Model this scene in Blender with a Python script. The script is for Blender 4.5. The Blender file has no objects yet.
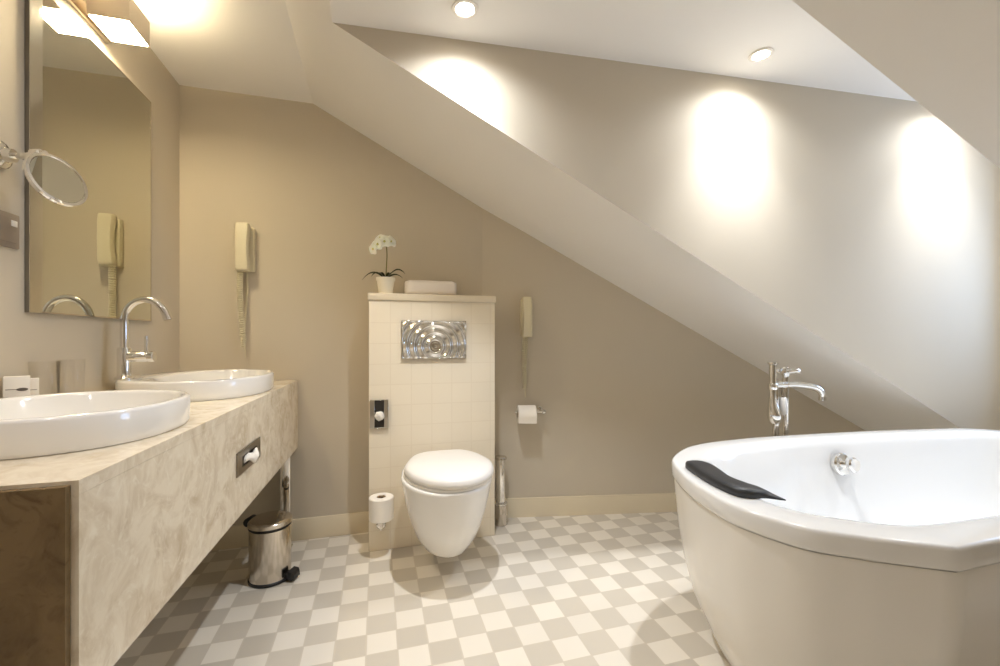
import bpy, bmesh, math, random
from mathutils import Vector, Matrix

random.seed(7)
PI = math.pi
SC = bpy.context.scene
COL = SC.collection

# ------------------------------------------------------------------ camera
H = 1.0237
YAW = 0.27895
cam_data = bpy.data.cameras.new('camera')
cam = bpy.data.objects.new('camera', cam_data)
COL.objects.link(cam)
cam.location = (0, 0, H)
cam.rotation_euler = (PI / 2, 0, -YAW)
cam_data.sensor_width = 36.0
cam_data.lens = 36.0 * 430.07 / 1000.0
cam_data.shift_y = 4.9 / 1000.0
cam_data.clip_start = 0.02
SC.camera = cam

# ------------------------------------------------------------------ exposure
SC.view_settings.view_transform = 'Standard'
SC.view_settings.look = 'None'
SC.view_settings.gamma = 1.0
SC.view_settings.use_curve_mapping = False
SC.view_settings.exposure = 0.54
try:
    SC.cycles.use_denoising = True
    SC.cycles.max_bounces = 14
    SC.cycles.diffuse_bounces = 6
    SC.cycles.transmission_bounces = 10
    SC.cycles.caustics_reflective = False
    SC.cycles.caustics_refractive = False
    SC.cycles.sample_clamp_indirect = 6.0
except Exception:
    pass

# ------------------------------------------------------------------ daylight
SKY = 0.5
world = bpy.data.worlds.new('daylight')
SC.world = world
world.use_nodes = True
wn = world.node_tree.nodes
wn['Background'].inputs[0].default_value = (0.62, 0.76, 1.0, 1)
wn['Background'].inputs[1].default_value = SKY

# lamp powers (used in the builders of the lamps below)
SPOT_W = 38.0
SPILL_W = 21.0
SPOT_COL = (0.935, 0.96, 1.0)
VANITY_E = 128.0
VANITY_COL = (1.0, 0.82, 0.52)
FILL_W = 16.0
FILL_COL = (1.0, 0.97, 1.0)
WINDOW_W = 14.0
WINDOW_COL = (0.44, 0.63, 1.0)


def light(name, kind, loc, parent=None, **kw):
    d = bpy.data.lights.new(name, kind)
    o = bpy.data.objects.new(name, d)
    COL.objects.link(o)
    rot = kw.pop('rot', None)
    for k, v in kw.items():
        setattr(d, k, v)
    o.location = loc
    if rot:
        o.rotation_euler = rot
    if parent:
        o.parent = parent
    return o


# daylight through the dormer window at the far right end of the room
day = light('window_daylight', 'AREA', (3.36, 0.98, 1.36), energy=WINDOW_W, color=WINDOW_COL,
            shape='RECTANGLE', size=0.66, size_y=1.15, rot=(0, math.radians(90), 0))


# ------------------------------------------------------------------ materials
def srgb(r, g, b):
    def f(c):
        c /= 255.0
        return c / 12.92 if c <= 0.04045 else ((c + 0.055) / 1.055) ** 2.4
    return (f(r), f(g), f(b), 1.0)


def new_mat(name):
    m = bpy.data.materials.new(name)
    m.use_nodes = True
    nt = m.node_tree
    return m, nt, nt.nodes['Principled BSDF']


def mat(name, col, rough=0.5, metal=0.0, noise=0.0, scale=20.0, bump=0.0, bump_scale=200.0, coat=0.0, spec=None,
        trans=0.0, ior=None, emit=None, emit_s=0.0, sss=0.0):
    m, nt, b = new_mat(name)
    b.inputs['Base Color'].default_value = col
    b.inputs['Roughness'].default_value = rough
    b.inputs['Metallic'].default_value = metal
    if coat:
        b.inputs['Coat Weight'].default_value = coat
        b.inputs['Coat Roughness'].default_value = 0.05
    if spec is not None:
        b.inputs['Specular IOR Level'].default_value = spec
    if trans:
        b.inputs['Transmission Weight'].default_value = trans
    if ior:
        b.inputs['IOR'].default_value = ior
    if emit:
        b.inputs['Emission Color'].default_value = emit
        b.inputs['Emission Strength'].default_value = emit_s
    if sss:
        b.inputs['Subsurface Weight'].default_value = sss
        b.inputs['Subsurface Scale'].default_value = 0.01
    if noise:
        tc = nt.nodes.new('ShaderNodeNewGeometry')
        n = nt.nodes.new('ShaderNodeTexNoise')
        n.inputs['Scale'].default_value = scale
        n.inputs['Detail'].default_value = 4
        nt.links.new(tc.outputs['Position'], n.inputs['Vector'])
        mx = nt.nodes.new('ShaderNodeMix')
        mx.data_type = 'RGBA'
        mx.inputs['A'].default_value = tuple(c * (1 - noise) for c in col[:3]) + (1,)
        mx.inputs['B'].default_value = tuple(min(1, c * (1 + noise)) for c in col[:3]) + (1,)
        nt.links.new(n.outputs['Fac'], mx.inputs['Factor'])
        nt.links.new(mx.outputs['Result'], b.inputs['Base Color'])
    if bump:
        tc = nt.nodes.new('ShaderNodeNewGeometry')
        n = nt.nodes.new('ShaderNodeTexNoise')
        n.inputs['Scale'].default_value = bump_scale
        n.inputs['Detail'].default_value = 3
        nt.links.new(tc.outputs['Position'], n.inputs['Vector'])
        bp = nt.nodes.new('ShaderNodeBump')
        bp.inputs['Strength'].default_value = bump
        bp.inputs['Distance'].default_value = 0.002
        nt.links.new(n.outputs['Fac'], bp.inputs['Height'])
        nt.links.new(bp.outputs['Normal'], b.inputs['Normal'])
    return m


def tile_mat(name, size, offs, axes, col_a, col_b, grout, gw=0.02, rough=0.35, jitter=0.05, bump=0.3):
    """square tiles laid on two world axes; col_a / col_b alternate like a chess board"""
    m, nt, b = new_mat(name)
    N, L = nt.nodes, nt.links
    geo = N.new('ShaderNodeNewGeometry')
    sep = N.new('ShaderNodeSeparateXYZ')
    L.new(geo.outputs['Position'], sep.inputs[0])

    def math_n(op, a, bb=None, c=None):
        n = N.new('ShaderNodeMath')
        n.operation = op
        for i, v in enumerate((a, bb, c)):
            if v is None:
                continue
            if isinstance(v, (int, float)):
                n.inputs[i].default_value = v
            else:
                L.new(v, n.inputs[i])
        return n.outputs[0]
    uv = []
    for ax, of in zip(axes, offs):
        s = sep.outputs['XYZ'.index(ax)]
        uv.append(math_n('DIVIDE', math_n('SUBTRACT', s, of), size))
    fu, fv = math_n('FLOOR', uv[0]), math_n('FLOOR', uv[1])
    par = math_n('FLOORED_MODULO', math_n('ADD', fu, fv), 2.0)
    comb = N.new('ShaderNodeCombineXYZ')
    L.new(fu, comb.inputs[0])
    L.new(fv, comb.inputs[1])
    wnz = N.new('ShaderNodeTexWhiteNoise')
    wnz.noise_dimensions = '3D'
    L.new(comb.outputs[0], wnz.inputs['Vector'])
    mx = N.new('ShaderNodeMix')
    mx.data_type = 'RGBA'
    mx.inputs['A'].default_value = col_a
    mx.inputs['B'].default_value = col_b
    L.new(par, mx.inputs['Factor'])
    hsv = N.new('ShaderNodeHueSaturation')
    L.new(mx.outputs['Result'], hsv.inputs['Color'])
    mr = N.new('ShaderNodeMapRange')
    mr.inputs['To Min'].default_value = 1 - jitter
    mr.inputs['To Max'].default_value = 1 + jitter
    L.new(wnz.outputs['Value'], mr.inputs['Value'])
    L.new(mr.outputs[0], hsv.inputs['Value'])
    ed = []
    for u in uv:
        f = math_n('FRACT', u)
        ed.append(math_n('MINIMUM', f, math_n('SUBTRACT', 1.0, f)))
    d = math_n('MINIMUM', ed[0], ed[1])
    g = N.new('ShaderNodeMapRange')
    g.inputs['From Min'].default_value = gw * 0.5
    g.inputs['From Max'].default_value = gw
    L.new(d, g.inputs['Value'])
    mg = N.new('ShaderNodeMix')
    mg.data_type = 'RGBA'
    mg.inputs['A'].default_value = grout
    L.new(g.outputs[0], mg.inputs['Factor'])
    L.new(hsv.outputs['Color'], mg.inputs['B'])
    L.new(mg.outputs['Result'], b.inputs['Base Color'])
    b.inputs['Roughness'].default_value = rough
    bp = N.new('ShaderNodeBump')
    bp.inputs['Strength'].default_value = bump
    bp.inputs['Distance'].default_value = 0.0015
    L.new(g.outputs[0], bp.inputs['Height'])
    L.new(bp.outputs['Normal'], b.inputs['Normal'])
    return m


def marble_mat(name, light_c, mid_c, dark_c, rough=0.22):
    m, nt, b = new_mat(name)
    N, L = nt.nodes, nt.links
    geo = N.new('ShaderNodeNewGeometry')
    n1 = N.new('ShaderNodeTexNoise')
    n1.inputs['Scale'].default_value = 9.0
    n1.inputs['Detail'].default_value = 7
    n1.inputs['Roughness'].default_value = 0.62
    n1.inputs['Distortion'].default_value = 1.1
    L.new(geo.outputs['Position'], n1.inputs['Vector'])
    ramp = N.new('ShaderNodeValToRGB')
    ramp.color_ramp.elements[0].position = 0.30
    ramp.color_ramp.elements[0].color = mid_c
    ramp.color_ramp.elements[1].position = 0.58
    ramp.color_ramp.elements[1].color = light_c
    L.new(n1.outputs['Fac'], ramp.inputs[0])
    n2 = N.new('ShaderNodeTexNoise')
    n2.inputs['Scale'].default_value = 26.0
    n2.inputs['Detail'].default_value = 5
    n2.inputs['Distortion'].default_value = 2.0
    L.new(geo.outputs['Position'], n2.inputs['Vector'])
    r2 = N.new('ShaderNodeValToRGB')
    r2.color_ramp.elements[0].position = 0.52
    r2.color_ramp.elements[0].color = (0, 0, 0, 1)
    r2.color_ramp.elements[1].position = 0.72
    r2.color_ramp.elements[1].color = (0.75, 0.75, 0.75, 1)
    L.new(n2.outputs['Fac'], r2.inputs[0])
    mx = N.new('ShaderNodeMix')
    mx.data_type = 'RGBA'
    mx.inputs['B'].default_value = dark_c
    L.new(r2.outputs[0], mx.inputs['Factor'])
    L.new(ramp.outputs[0], mx.inputs['A'])
    L.new(mx.outputs['Result'], b.inputs['Base Color'])
    b.inputs['Roughness'].default_value = rough
    return m


M = {}
M['wall'] = mat('wall_paint', srgb(205, 195, 177), 0.75, noise=0.02, scale=3, bump=0.05, bump_scale=300)
M['ceiling'] = mat('ceiling_paint', srgb(246, 243, 238), 0.8, noise=0.01, scale=3)
M['floor'] = tile_mat('floor_tiles', 0.1, (-0.33385, 1.85117), 'XY', srgb(208, 200, 186), srgb(236, 229, 216),
                      srgb(212, 203, 188), 0.03, 0.30, 0.035, 0.15)
M['wall_tile'] = tile_mat('cistern_tiles', 0.1, (-0.037, -0.003), 'XZ', srgb(246, 235, 214), srgb(246, 235, 214),
                          srgb(241, 229, 207), 0.03, 0.25, 0.012, 0.12)
M['base_tile'] = mat('baseboard_tile', srgb(231, 219, 193), 0.35, noise=0.02, scale=8)
M['ledge'] = mat('ledge_tile', srgb(240, 228, 204), 0.3)
M['marble'] = marble_mat('cream_marble', srgb(234, 223, 202), srgb(202, 184, 156), srgb(240, 232, 214))
M['marble_shaded'] = marble_mat('shaded_marble', srgb(128, 106, 74), srgb(104, 84, 56), srgb(92, 72, 46))  # counter marble darkened: shade on the near end put into the colour
M['ceramic'] = mat('white_ceramic', srgb(244, 242, 238), 0.12, coat=0.5)
M['acrylic'] = mat('white_acrylic', srgb(236, 236, 235), 0.14, coat=0.4)
M['panel'] = mat('bath_panel_acrylic', srgb(238, 235, 229), 0.2, coat=0.3)
M['chrome'] = mat('chrome', (0.86, 0.85, 0.83, 1), 0.06, 1.0)
M['steel'] = mat('polished_steel', (0.66, 0.61, 0.54, 1), 0.16, 1.0)
M['steel_dark'] = mat('dark_steel', (0.30, 0.27, 0.23, 1), 0.3, 1.0)
M['mirror'] = mat('mirror_glass', (0.74, 0.74, 0.66, 1), 0.0, 1.0)
M['bevel'] = mat('bevelled_glass', (0.78, 0.78, 0.74, 1), 0.12, 1.0)
M['black'] = mat('black_rubber', srgb(30, 30, 32), 0.45)
M['headrest'] = mat('charcoal_cushion', srgb(44, 45, 48), 0.42, bump=0.1, bump_scale=500)
M['plastic'] = mat('cream_plastic', srgb(222, 214, 186), 0.4)
M['plastic_grey'] = mat('grey_plastic', srgb(140, 128, 116), 0.45)
M['plastic_white'] = mat('white_plastic', srgb(238, 234, 228), 0.35)
M['paper'] = mat('white_paper', srgb(246, 240, 230), 0.9)
M['card'] = mat('white_card', srgb(240, 234, 224), 0.7)
M['card_inner'] = mat('brown_core', srgb(176, 150, 118), 0.9)
M['ink'] = mat('grey_ink', srgb(96, 88, 80), 0.7)
M['towel'] = mat('white_terry', srgb(248, 240, 232), 0.95, bump=0.6, bump_scale=420)
M['pot'] = mat('white_pot', srgb(244, 236, 216), 0.3)
M['leaf'] = mat('orchid_leaf', srgb(52, 58, 30), 0.4, noise=0.25, scale=40)
M['stem'] = mat('orchid_stem', srgb(118, 116, 62), 0.5)
M['petal'] = mat('orchid_petal', srgb(250, 247, 234), 0.6, sss=0.2)
M['petal_mid'] = mat('orchid_lip', srgb(214, 204, 130), 0.6)
M['soil'] = mat('bark_chips', srgb(72, 52, 34), 0.9, noise=0.4, scale=150)
M['slot'] = mat('dark_slot', srgb(38, 32, 26), 0.6)
M['brass'] = mat('brushed_lamp_metal', (0.80, 0.71, 0.60, 1), 0.35, 1.0)
M['shade'] = mat('frosted_lamp_glass', srgb(250, 240, 220), 0.4, emit=VANITY_COL + (1,), emit_s=VANITY_E)
M['bulb'] = mat('halogen_bulb', (1, 1, 1, 1), 0.4, emit=(1.0, 0.95, 0.86, 1), emit_s=30.0)
M['trim_white'] = mat('white_spot_ring', srgb(240, 234, 224), 0.4)


def thin_glass(name, tint, strength):
    m, nt, b_ = new_mat(name)
    N, L = nt.nodes, nt.links
    nt.nodes.remove(b_)
    tr = N.new('ShaderNodeBsdfTransparent')
    tr.inputs[0].default_value = tint
    gl = N.new('ShaderNodeBsdfGlossy')
    gl.inputs['Roughness'].default_value = 0.03
    lw = N.new('ShaderNodeLayerWeight')
    lw.inputs[0].default_value = 0.12
    mx = N.new('ShaderNodeMixShader')
    ml = N.new('ShaderNodeMath')
    ml.operation = 'MULTIPLY_ADD'
    ml.inputs[1].default_value = strength
    ml.inputs[2].default_value = 0.03
    L.new(lw.outputs['Facing'], ml.inputs[0])
    L.new(ml.outputs[0], mx.inputs[0])
    L.new(tr.outputs[0], mx.inputs[1])
    L.new(gl.outputs[0], mx.inputs[2])
    L.new(mx.outputs[0], N['Material Output'].inputs[0])
    return m


M['glass'] = thin_glass('clear_glass', (0.985, 0.982, 0.975, 1), 0.12)
M['pane'] = thin_glass('window_pane', (0.97, 0.98, 0.98, 1), 0.2)
M['frame_white'] = mat('window_frame_paint', srgb(214, 196, 170), 0.5)


# ------------------------------------------------------------------ mesh helpers
def finish(name, bm, m, parent=None, loc=(0, 0, 0), angle=38.0, flat=False):
    bmesh.ops.recalc_face_normals(bm, faces=bm.faces[:])
    lim = math.radians(angle)
    for e in bm.edges:
        if len(e.link_faces) == 2:
            e.smooth = e.calc_face_angle(0) < lim
    for f in bm.faces:
        f.smooth = not flat
    me = bpy.data.meshes.new(name)
    bm.to_mesh(me)
    bm.free()
    me.materials.append(m)
    o = bpy.data.objects.new(name, me)
    COL.objects.link(o)
    o.location = loc
    if parent:
        o.parent = parent
    return o


def thing(name, label, cat, loc=(0, 0, 0), rotz=0.0, group=None):
    o = bpy.data.objects.new(name, None)
    o.empty_display_size = 0.05
    COL.objects.link(o)
    o.location = loc
    o.rotation_euler = (0, 0, rotz)
    o['label'] = label
    o['category'] = cat
    if group:
        o['group'] = group
    return o


def tag(o, label, cat, group=None):
    o['label'] = label
    o['category'] = cat
    if group:
        o['group'] = group
    return o


def struct(name, bm, m, **kw):
    o = finish(name, bm, m, **kw)
    o['kind'] = 'structure'
    return o


def box(bm, x0, x1, y0, y1, z0, z1, bevel=0.0, seg=2):
    vs = [bm.verts.new((x, y, z)) for z in (z0, z1) for y in (y0, y1) for x in (x0, x1)]
    idx = [(0, 1, 3, 2), (4, 6, 7, 5), (0, 4, 5, 1), (2, 3, 7, 6), (0, 2, 6, 4), (1, 5, 7, 3)]
    fs = [bm.faces.new([vs[i] for i in q]) for q in idx]
    if bevel > 0:
        es = list({e for f in fs for e in f.edges})
        bmesh.ops.bevel(bm, geom=es, offset=bevel, segments=seg, profile=0.5, affect='EDGES')
    return vs


def loft(bm, loops, cap0=True, cap1=True, closed=True):
    rows = [[bm.verts.new(p) for p in lp] for lp in loops]
    n = len(rows[0])
    for a, b in zip(rows, rows[1:]):
        for i in range(n if closed else n - 1):
            j = (i + 1) % n
            bm.faces.new((a[i], a[j], b[j], b[i]))
    if cap0:
        bm.faces.new(rows[0][::-1])
    if cap1:
        bm.faces.new(rows[-1])
    return rows


def basis(axis):
    w = Vector(axis).normalized()
    u = w.orthogonal().normalized()
    return u, w.cross(u), w


def lathe(bm, prof, origin=(0, 0, 0), axis=(0, 0, 1), seg=32, cap0=True, cap1=True):
    """prof: list of (radius, height along the axis)"""
    u, v, w = basis(axis)
    o = Vector(origin)
    loops = []
    for r, h in prof:
        r = max(r, 1e-4)
        loops.append([o + w * h + (u * math.cos(2 * PI * k / seg) + v * math.sin(2 * PI * k / seg)) * r for k in range(seg)])
    return loft(bm, loops, cap0, cap1)


def tube(bm, pts, r, seg=12, cap=True):
    """round bar along a polyline; r is a number or a list"""
    pts = [Vector(p) for p in pts]
    n = len(pts)
    tang = []
    for i in range(n):
        a = pts[max(i - 1, 0)]
        b = pts[min(i + 1, n - 1)]
        tang.append((b - a).normalized())
    u = tang[0].orthogonal().normalized()
    loops = []
    for i in range(n):
        t = tang[i]
        u = (u - t * u.dot(t))
        if u.length < 1e-6:
            u = t.orthogonal()
        u.normalize()
        v = t.cross(u)
        rr = r[i] if isinstance(r, (list, tuple)) else r
        loops.append([pts[i] + (u * math.cos(2 * PI * k / seg) + v * math.sin(2 * PI * k / seg)) * rr for k in range(seg)])
    loft(bm, loops, cap, cap)


def poly_prism(bm, pts, z0, z1, bevel=0.0):
    lo = [bm.verts.new((p[0], p[1], z0)) for p in pts]
    hi = [bm.verts.new((p[0], p[1], z1)) for p in pts]
    n = len(pts)
    bm.faces.new(lo[::-1])
    bm.faces.new(hi)
    for i in range(n):
        bm.faces.new((lo[i], lo[(i + 1) % n], hi[(i + 1) % n], hi[i]))


def catmull(pts, n_per=8, closed=False):
    P = [Vector(p) for p in pts]
    out = []
    m = len(P)
    rng = range(m if closed else m - 1)
    for i in rng:
        if closed:
            p0, p1, p2, p3 = P[i - 1], P[i], P[(i + 1) % m], P[(i + 2) % m]
        else:
            p1, p2 = P[i], P[i + 1]
            p0 = P[i - 1] if i > 0 else p1 * 2 - p2
            p3 = P[i + 2] if i + 2 < m else p2 * 2 - p1
        for k in range(n_per):
            t = k / n_per
            out.append(0.5 * ((2 * p1) + (p2 - p0) * t + (2 * p0 - 5 * p1 + 4 * p2 - p3) * t * t
                              + (3 * p1 - p0 - 3 * p2 + p3) * t * t * t))
    if not closed:
        out.append(P[-1])
    return out


def resample(pts, n):
    L = [0.0]
    for a, b in zip(pts, pts[1:]):
        L.append(L[-1] + (b - a).length)
    out = []
    j = 0
    for k in range(n):
        s = L[-1] * k / (n - 1)
        while j < len(L) - 2 and L[j + 1] < s:
            j += 1
        t = (s - L[j]) / max(L[j + 1] - L[j], 1e-9)
        out.append(pts[j].lerp(pts[j + 1], t))
    return out


def superellipse(cx, cy, a, b, z, n=72, e=2.0):
    out = []
    for k in range(n):
        t = 2 * PI * k / n
        c, s = math.cos(t), math.sin(t)
        out.append(Vector((cx + a * math.copysign(abs(c) ** (2 / e), c), cy + b * math.copysign(abs(s) ** (2 / e), s), z)))
    return out


def face(bm, pts):
    return bm.faces.new([bm.verts.new(p) for p in pts])


def slab(bm, pts, thick):
    """a polygon with thickness, pushed along its own normal (away from the room)"""
    P = [Vector(p) for p in pts]
    nrm = Vector((0, 0, 0))
    for i in range(len(P)):
        a, b = P[i], P[(i + 1) % len(P)]
        nrm += a.cross(b)
    nrm.normalize()
    lo = [bm.verts.new(p) for p in P]
    hi = [bm.verts.new(p + nrm * thick) for p in P]
    n = len(P)
    bm.faces.new(lo[::-1])
    bm.faces.new(hi)
    for i in range(n):
        bm.faces.new((lo[i], lo[(i + 1) % n], hi[(i + 1) % n], hi[i]))


def bm_new():
    return bmesh.new()


# ------------------------------------------------------------------ the room
XL, YB = -0.90, 2.38            # left wall, back wall
ZC = 2.223                      # flat ceiling
YR = -1.60                      # wall behind the camera
XE = 3.22                       # end wall with the dormer window
SL = 0.5193                     # fall of the roof slope towards +X
XR = -0.314                     # where the slope leaves the flat ceiling
XD = -0.151                     # where the dormer ceiling leaves the slope


def zs(x):
    return ZC - SL * (x - XR)


KX = 0.575                      # kink in the back wall
RD = Vector((0.9817, -0.1906, 0)).normalized()   # direction of the right part of the back wall
RN = Vector((RD.y, -RD.x, 0))                     # its normal, into the room


def rw(s, off=0.0, z=0.0):
    """a point on the right part of the back wall: s along it, off in front of it"""
    p = Vector((KX, YB, 0)) + RD * s + RN * off
    return Vector((p.x, p.y, z))


def cheek_y(x):
    return 1.624 - 0.048 * (x - XD)


def near_y(x):
    return 0.70 - 0.073 * (x - XD)


def zd(x):
    return 2.138 + 0.0243 * (x - XD)


RE = (XE + 0.12 - KX) / RD.x
SE = XE                         # slope ends here

b = bm_new()
face(b, [(XL, YR, 0), (XE, YR, 0), (XE, 1.9, 0), (XE, YB, 0), (XL, YB, 0)])
bmesh.ops.recalc_face_normals(b, faces=b.faces[:])
floor = struct('floor', b, M['floor'])

b = bm_new()
slab(b, [(XL, YR, 0), (XL, YR, ZC), (XL, YB, ZC), (XL, YB, 0)], 0.1)
struct('wall_left', b, M['wall'])

b = bm_new()
slab(b, [(XL - .1, YB, 0), (XL - .1, YB, ZC), (XR, YB, ZC), (KX, YB, zs(KX)), (KX, YB, 0)], 0.1)
struct('wall_back', b, M['wall'])


# the slope meets the right part of the back wall along this line (slightly steeper, as built)
def zr(s):
    x = KX + RD.x * s
    return 1.765 - 0.5655 * (x - KX)


b = bm_new()
slab(b, [rw(0, 0, 0), rw(0, 0, zr(0)), rw(RE, 0, zr(RE)), rw(RE, 0, 0)], 0.1)
struct('wall_right', b, M['wall'])

b = bm_new()
slab(b, [(XL - .1, YR, ZC), (XR, YR, ZC), (XR, YB, ZC), (XL - .1, YB, ZC)], 0.08)
struct('ceiling', b, M['ceiling'])

# roof slope: one thick skin with the dormer opening left free
b = bm_new()
NS = 14
top_band = [(XR, YR), (XR, YB), (XD, YB), (XD, YR)]


def slope_pt(x, y):
    return (x, y, zs(x))


def add_sheet(bm, rows):
    vs = [[bm.verts.new(p) for p in r] for r in rows]
    for r0, r1 in zip(vs, vs[1:]):
        for i in range(len(r0) - 1):
            bm.faces.new((r0[i], r0[i + 1], r1[i + 1], r1[i]))


add_sheet(b, [[slope_pt(XR, YR), slope_pt(XR, near_y(XD)), slope_pt(XR, cheek_y(XD)), slope_pt(XR, YB)],
              [slope_pt(XD, YR), slope_pt(XD, near_y(XD)), slope_pt(XD, cheek_y(XD)), slope_pt(XD, YB)]])
rows_far, rows_near = [], []
for k in range(NS + 1):
    x = XD + (XE - XD) * k / NS
    if x <= KX:
        far = (x, YB, zs(x))
    else:
        s = (x - KX) / RD.x
        p = rw(s)
        far = (p.x, p.y, zr(s))
    rows_far.append([(x, cheek_y(x), zs(x)), far])
    rows_near.append([slope_pt(x, YR), (x, near_y(x), zs(x))])
# make sure a row falls on the kink
kx = KX
rows_far.append([(kx, cheek_y(kx), zs(kx)), (kx, YB, zs(kx))])
rows_far.sort(key=lambda r: r[0][0])
add_sheet(b, rows_far)
add_sheet(b, rows_near)
bmesh.ops.remove_doubles(b, verts=b.verts[:], dist=1e-4)
struct('ceiling_slope', b, M['ceiling'], angle=10)

# dormer ceiling and its two cheeks
b = bm_new()
slab(b, [(XD, near_y(XD) , zd(XD)), (XE, near_y(XE), zd(XE)), (XE, cheek_y(XE), zd(XE)), (XD, cheek_y(XD), zd(XD))][::1], 0.06)
struct('ceiling_dormer', b, M['ceiling'])
b = bm_new()
face(b, [(XD, cheek_y(XD), zs(XD)), (XE, cheek_y(XE), zd(XE)), (XE, cheek_y(XE), zs(XE))])
struct('wall_dormer_far', b, M['wall'])
b = bm_new()
face(b, [(XD, near_y(XD), zs(XD)), (XE, near_y(XE), zd(XE)), (XE, near_y(XE), zs(XE))])
struct('wall_dormer_near', b, M['wall'])

# wall behind the camera
b = bm_new()
slab(b, [(XL - .1, YR, 0), (XE, YR, 0), (XE, YR, zs(XE)), (XR, YR, ZC), (XL - .1, YR, ZC)], 0.1)
struct('wall_rear', b, M['wall'])

# end wall with the window opening (out of the frame at the right)
wy0, wy1, wz0, wz1 = 0.62, 1.33, 0.80, 1.98
b = bm_new()
t = 0.1
box(b, XE, XE + t, YR, 2.0, 0, wz0)
box(b, XE, XE + t, YR, 2.0, wz1, 2.32)
box(b, XE, XE + t, YR, wy0, wz0, wz1)
box(b, XE, XE + t, wy1, 2.0, wz0, wz1)
struct('wall_end', b, M['wall'])
b = bm_new()
for (y0, y1, z0, z1) in ((wy0, wy1, wz0, wz0 + .06), (wy0, wy1, wz1 - .06, wz1), (wy0, wy0 + .05, wz0 + .0601, wz1 - .0601), (wy1 - .05, wy1, wz0 + .0601, wz1 - .0601)):
    box(b, XE - 0.015, XE + 0.05, y0, y1, z0, z1, 0.006)
win = struct('window_1', b, M['frame_white'])
b = bm_new()
box(b, XE + 0.02, XE + 0.026, wy0 + .045, wy1 - .045, wz0 + .05, wz1 - .05)
p_ = finish('window_pane', b, M['pane'], parent=win)
p_.visible_shadow = True

# baseboards
b = bm_new()
box(b, XL, -0.005, YB - 0.012, YB, 0.0, 0.108, 0.002)
struct('baseboard_back', b, M['base_tile'])
b = bm_new()
q = [rw(0.0, 0.012), rw(2.4, 0.012), rw(2.4, 0), rw(0.0, 0)]
poly_prism(b, [(p.x, p.y) for p in q], 0.0, 0.108)
struct('baseboard_right', b, M['base_tile'])
b = bm_new()
box(b, XL, XL + 0.012, YR, YB - 0.013, 0.0, 0.108, 0.002)
struct('baseboard_left', b, M['base_tile'])


# ------------------------------------------------------------------ tiled cistern housing
CX0, CX1, CY = -0.037, 0.588, 2.15
cist = thing('cistern_housing', 'cream tiled boxed-in cistern block standing out from the back wall behind the toilet', 'cistern', (0.275, 2.26, 0))


def rel(o):
    return -Vector(o.location)


def part(name, bm, m, parent, sub=None, **kw):
    """geometry given in world coordinates; moved into the thing's own frame"""
    bmesh.ops.transform(bm, matrix=parent.matrix_basis.inverted() if sub is None else Matrix(), verts=bm.verts[:])
    return finish(name, bm, m, parent=parent if sub is None else sub, **kw)


def subpart(name, bm, m, root, par, **kw):
    bmesh.ops.transform(bm, matrix=root.matrix_basis.inverted(), verts=bm.verts[:])
    return finish(name, bm, m, parent=par, **kw)


b = bm_new()
box(b, CX0, CX1, CY, YB - 0.002, 0.0, 1.2045, 0.003)
part('tiled_body', b, M['wall_tile'], cist)
b = bm_new()
box(b, CX0 - 0.005, CX1 + 0.005, CY - 0.008, YB - 0.002, 1.205, 1.240, 0.006)
part('ledge', b, M['ledge'], cist)

# ------------------------------------------------------------------ flush plate
fl = thing('flush_plate', 'wide chrome flush plate embossed with ripple rings above the toilet', 'flush plate', (0.275, CY, 0.92))
b = bm_new()
nx, nz = 120, 72
x0, x1, z0, z1 = 0.116, 0.434, 0.922, 1.108
cxr, czr = 0.279, 0.982
grid = []
for j in range(nz + 1):
    r = []
    for i in range(nx + 1):
        x = x0 + (x1 - x0) * i / nx
        z = z0 + (z1 - z0) * j / nz
        d = math.hypot(x - cxr, (z - czr))
        edge = min(x - x0, x1 - x, z - z0, z1 - z)
        a = min(1, max(0, edge - 0.003) / 0.004)
        fade = 1.0
        hgt = 0.0052 * math.cos(2 * PI * d / 0.036) * a * fade * min(1, d / 0.03 + 0.35)
        r.append(b.verts.new((x, CY - 0.015 - hgt, z)))
    grid.append(r)
for j in range(nz):
    for i in range(nx):
        b.faces.new((grid[j][i], grid[j][i + 1], grid[j + 1][i + 1], grid[j + 1][i]))
rim = [grid[0][i] for i in range(nx + 1)] + [grid[j][nx] for j in range(1, nz + 1)] + \
      [grid[nz][i] for i in range(nx - 1, -1, -1)] + [grid[j][0] for j in range(nz - 1, 0, -1)]
back = [b.verts.new((v.co.x, CY - 0.0005, v.co.z)) for v in rim]
for i in range(len(rim)):
    j = (i + 1) % len(rim)
    b.faces.new((rim[i], rim[j], back[j], back[i]))
part('rippled_plate', b, M['chrome'], fl, angle=60)
b = bm_new()
lathe(b, [(0.024, 0), (0.024, 0.004), (0.021, 0.007), (0.012, 0.005), (0.001, 0.006)], (cxr, CY - 0.0105, czr), (0, -1, 0), 28)
part('push_button', b, M['chrome'], fl)

# ------------------------------------------------------------------ small dispenser on the tiled block
dp = thing('bag_dispenser', 'small chrome wall dispenser with a dark slot and white puff left of the toilet', 'dispenser', (0.01, CY, 0.59))
b = bm_new()
for (x0, x1, z0, z1) in ((-0.033, -0.010, 0.590, 0.728), (0.033, 0.054, 0.590, 0.728), (-0.010, 0.033, 0.724, 0.728), (-0.010, 0.033, 0.590, 0.596)):
    box(b, x0, x1, CY - 0.014, CY - 0.0005, z0, z1, 0.0015, 1)
part('frame', b, M['chrome'], dp)
b = bm_new()
box(b, -0.010, 0.033, CY - 0.008, CY - 0.0005, 0.596, 0.724)
part('slot', b, M['slot'], dp)
b = bm_new()
prof = [(0.021, 0.0), (0.023, 0.005), (0.022, 0.012), (0.016, 0.018), (0.001, 0.021)]
rows = lathe(b, prof, (0.012, CY - 0.008, 0.650), (0, -1, 0), 20)
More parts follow.
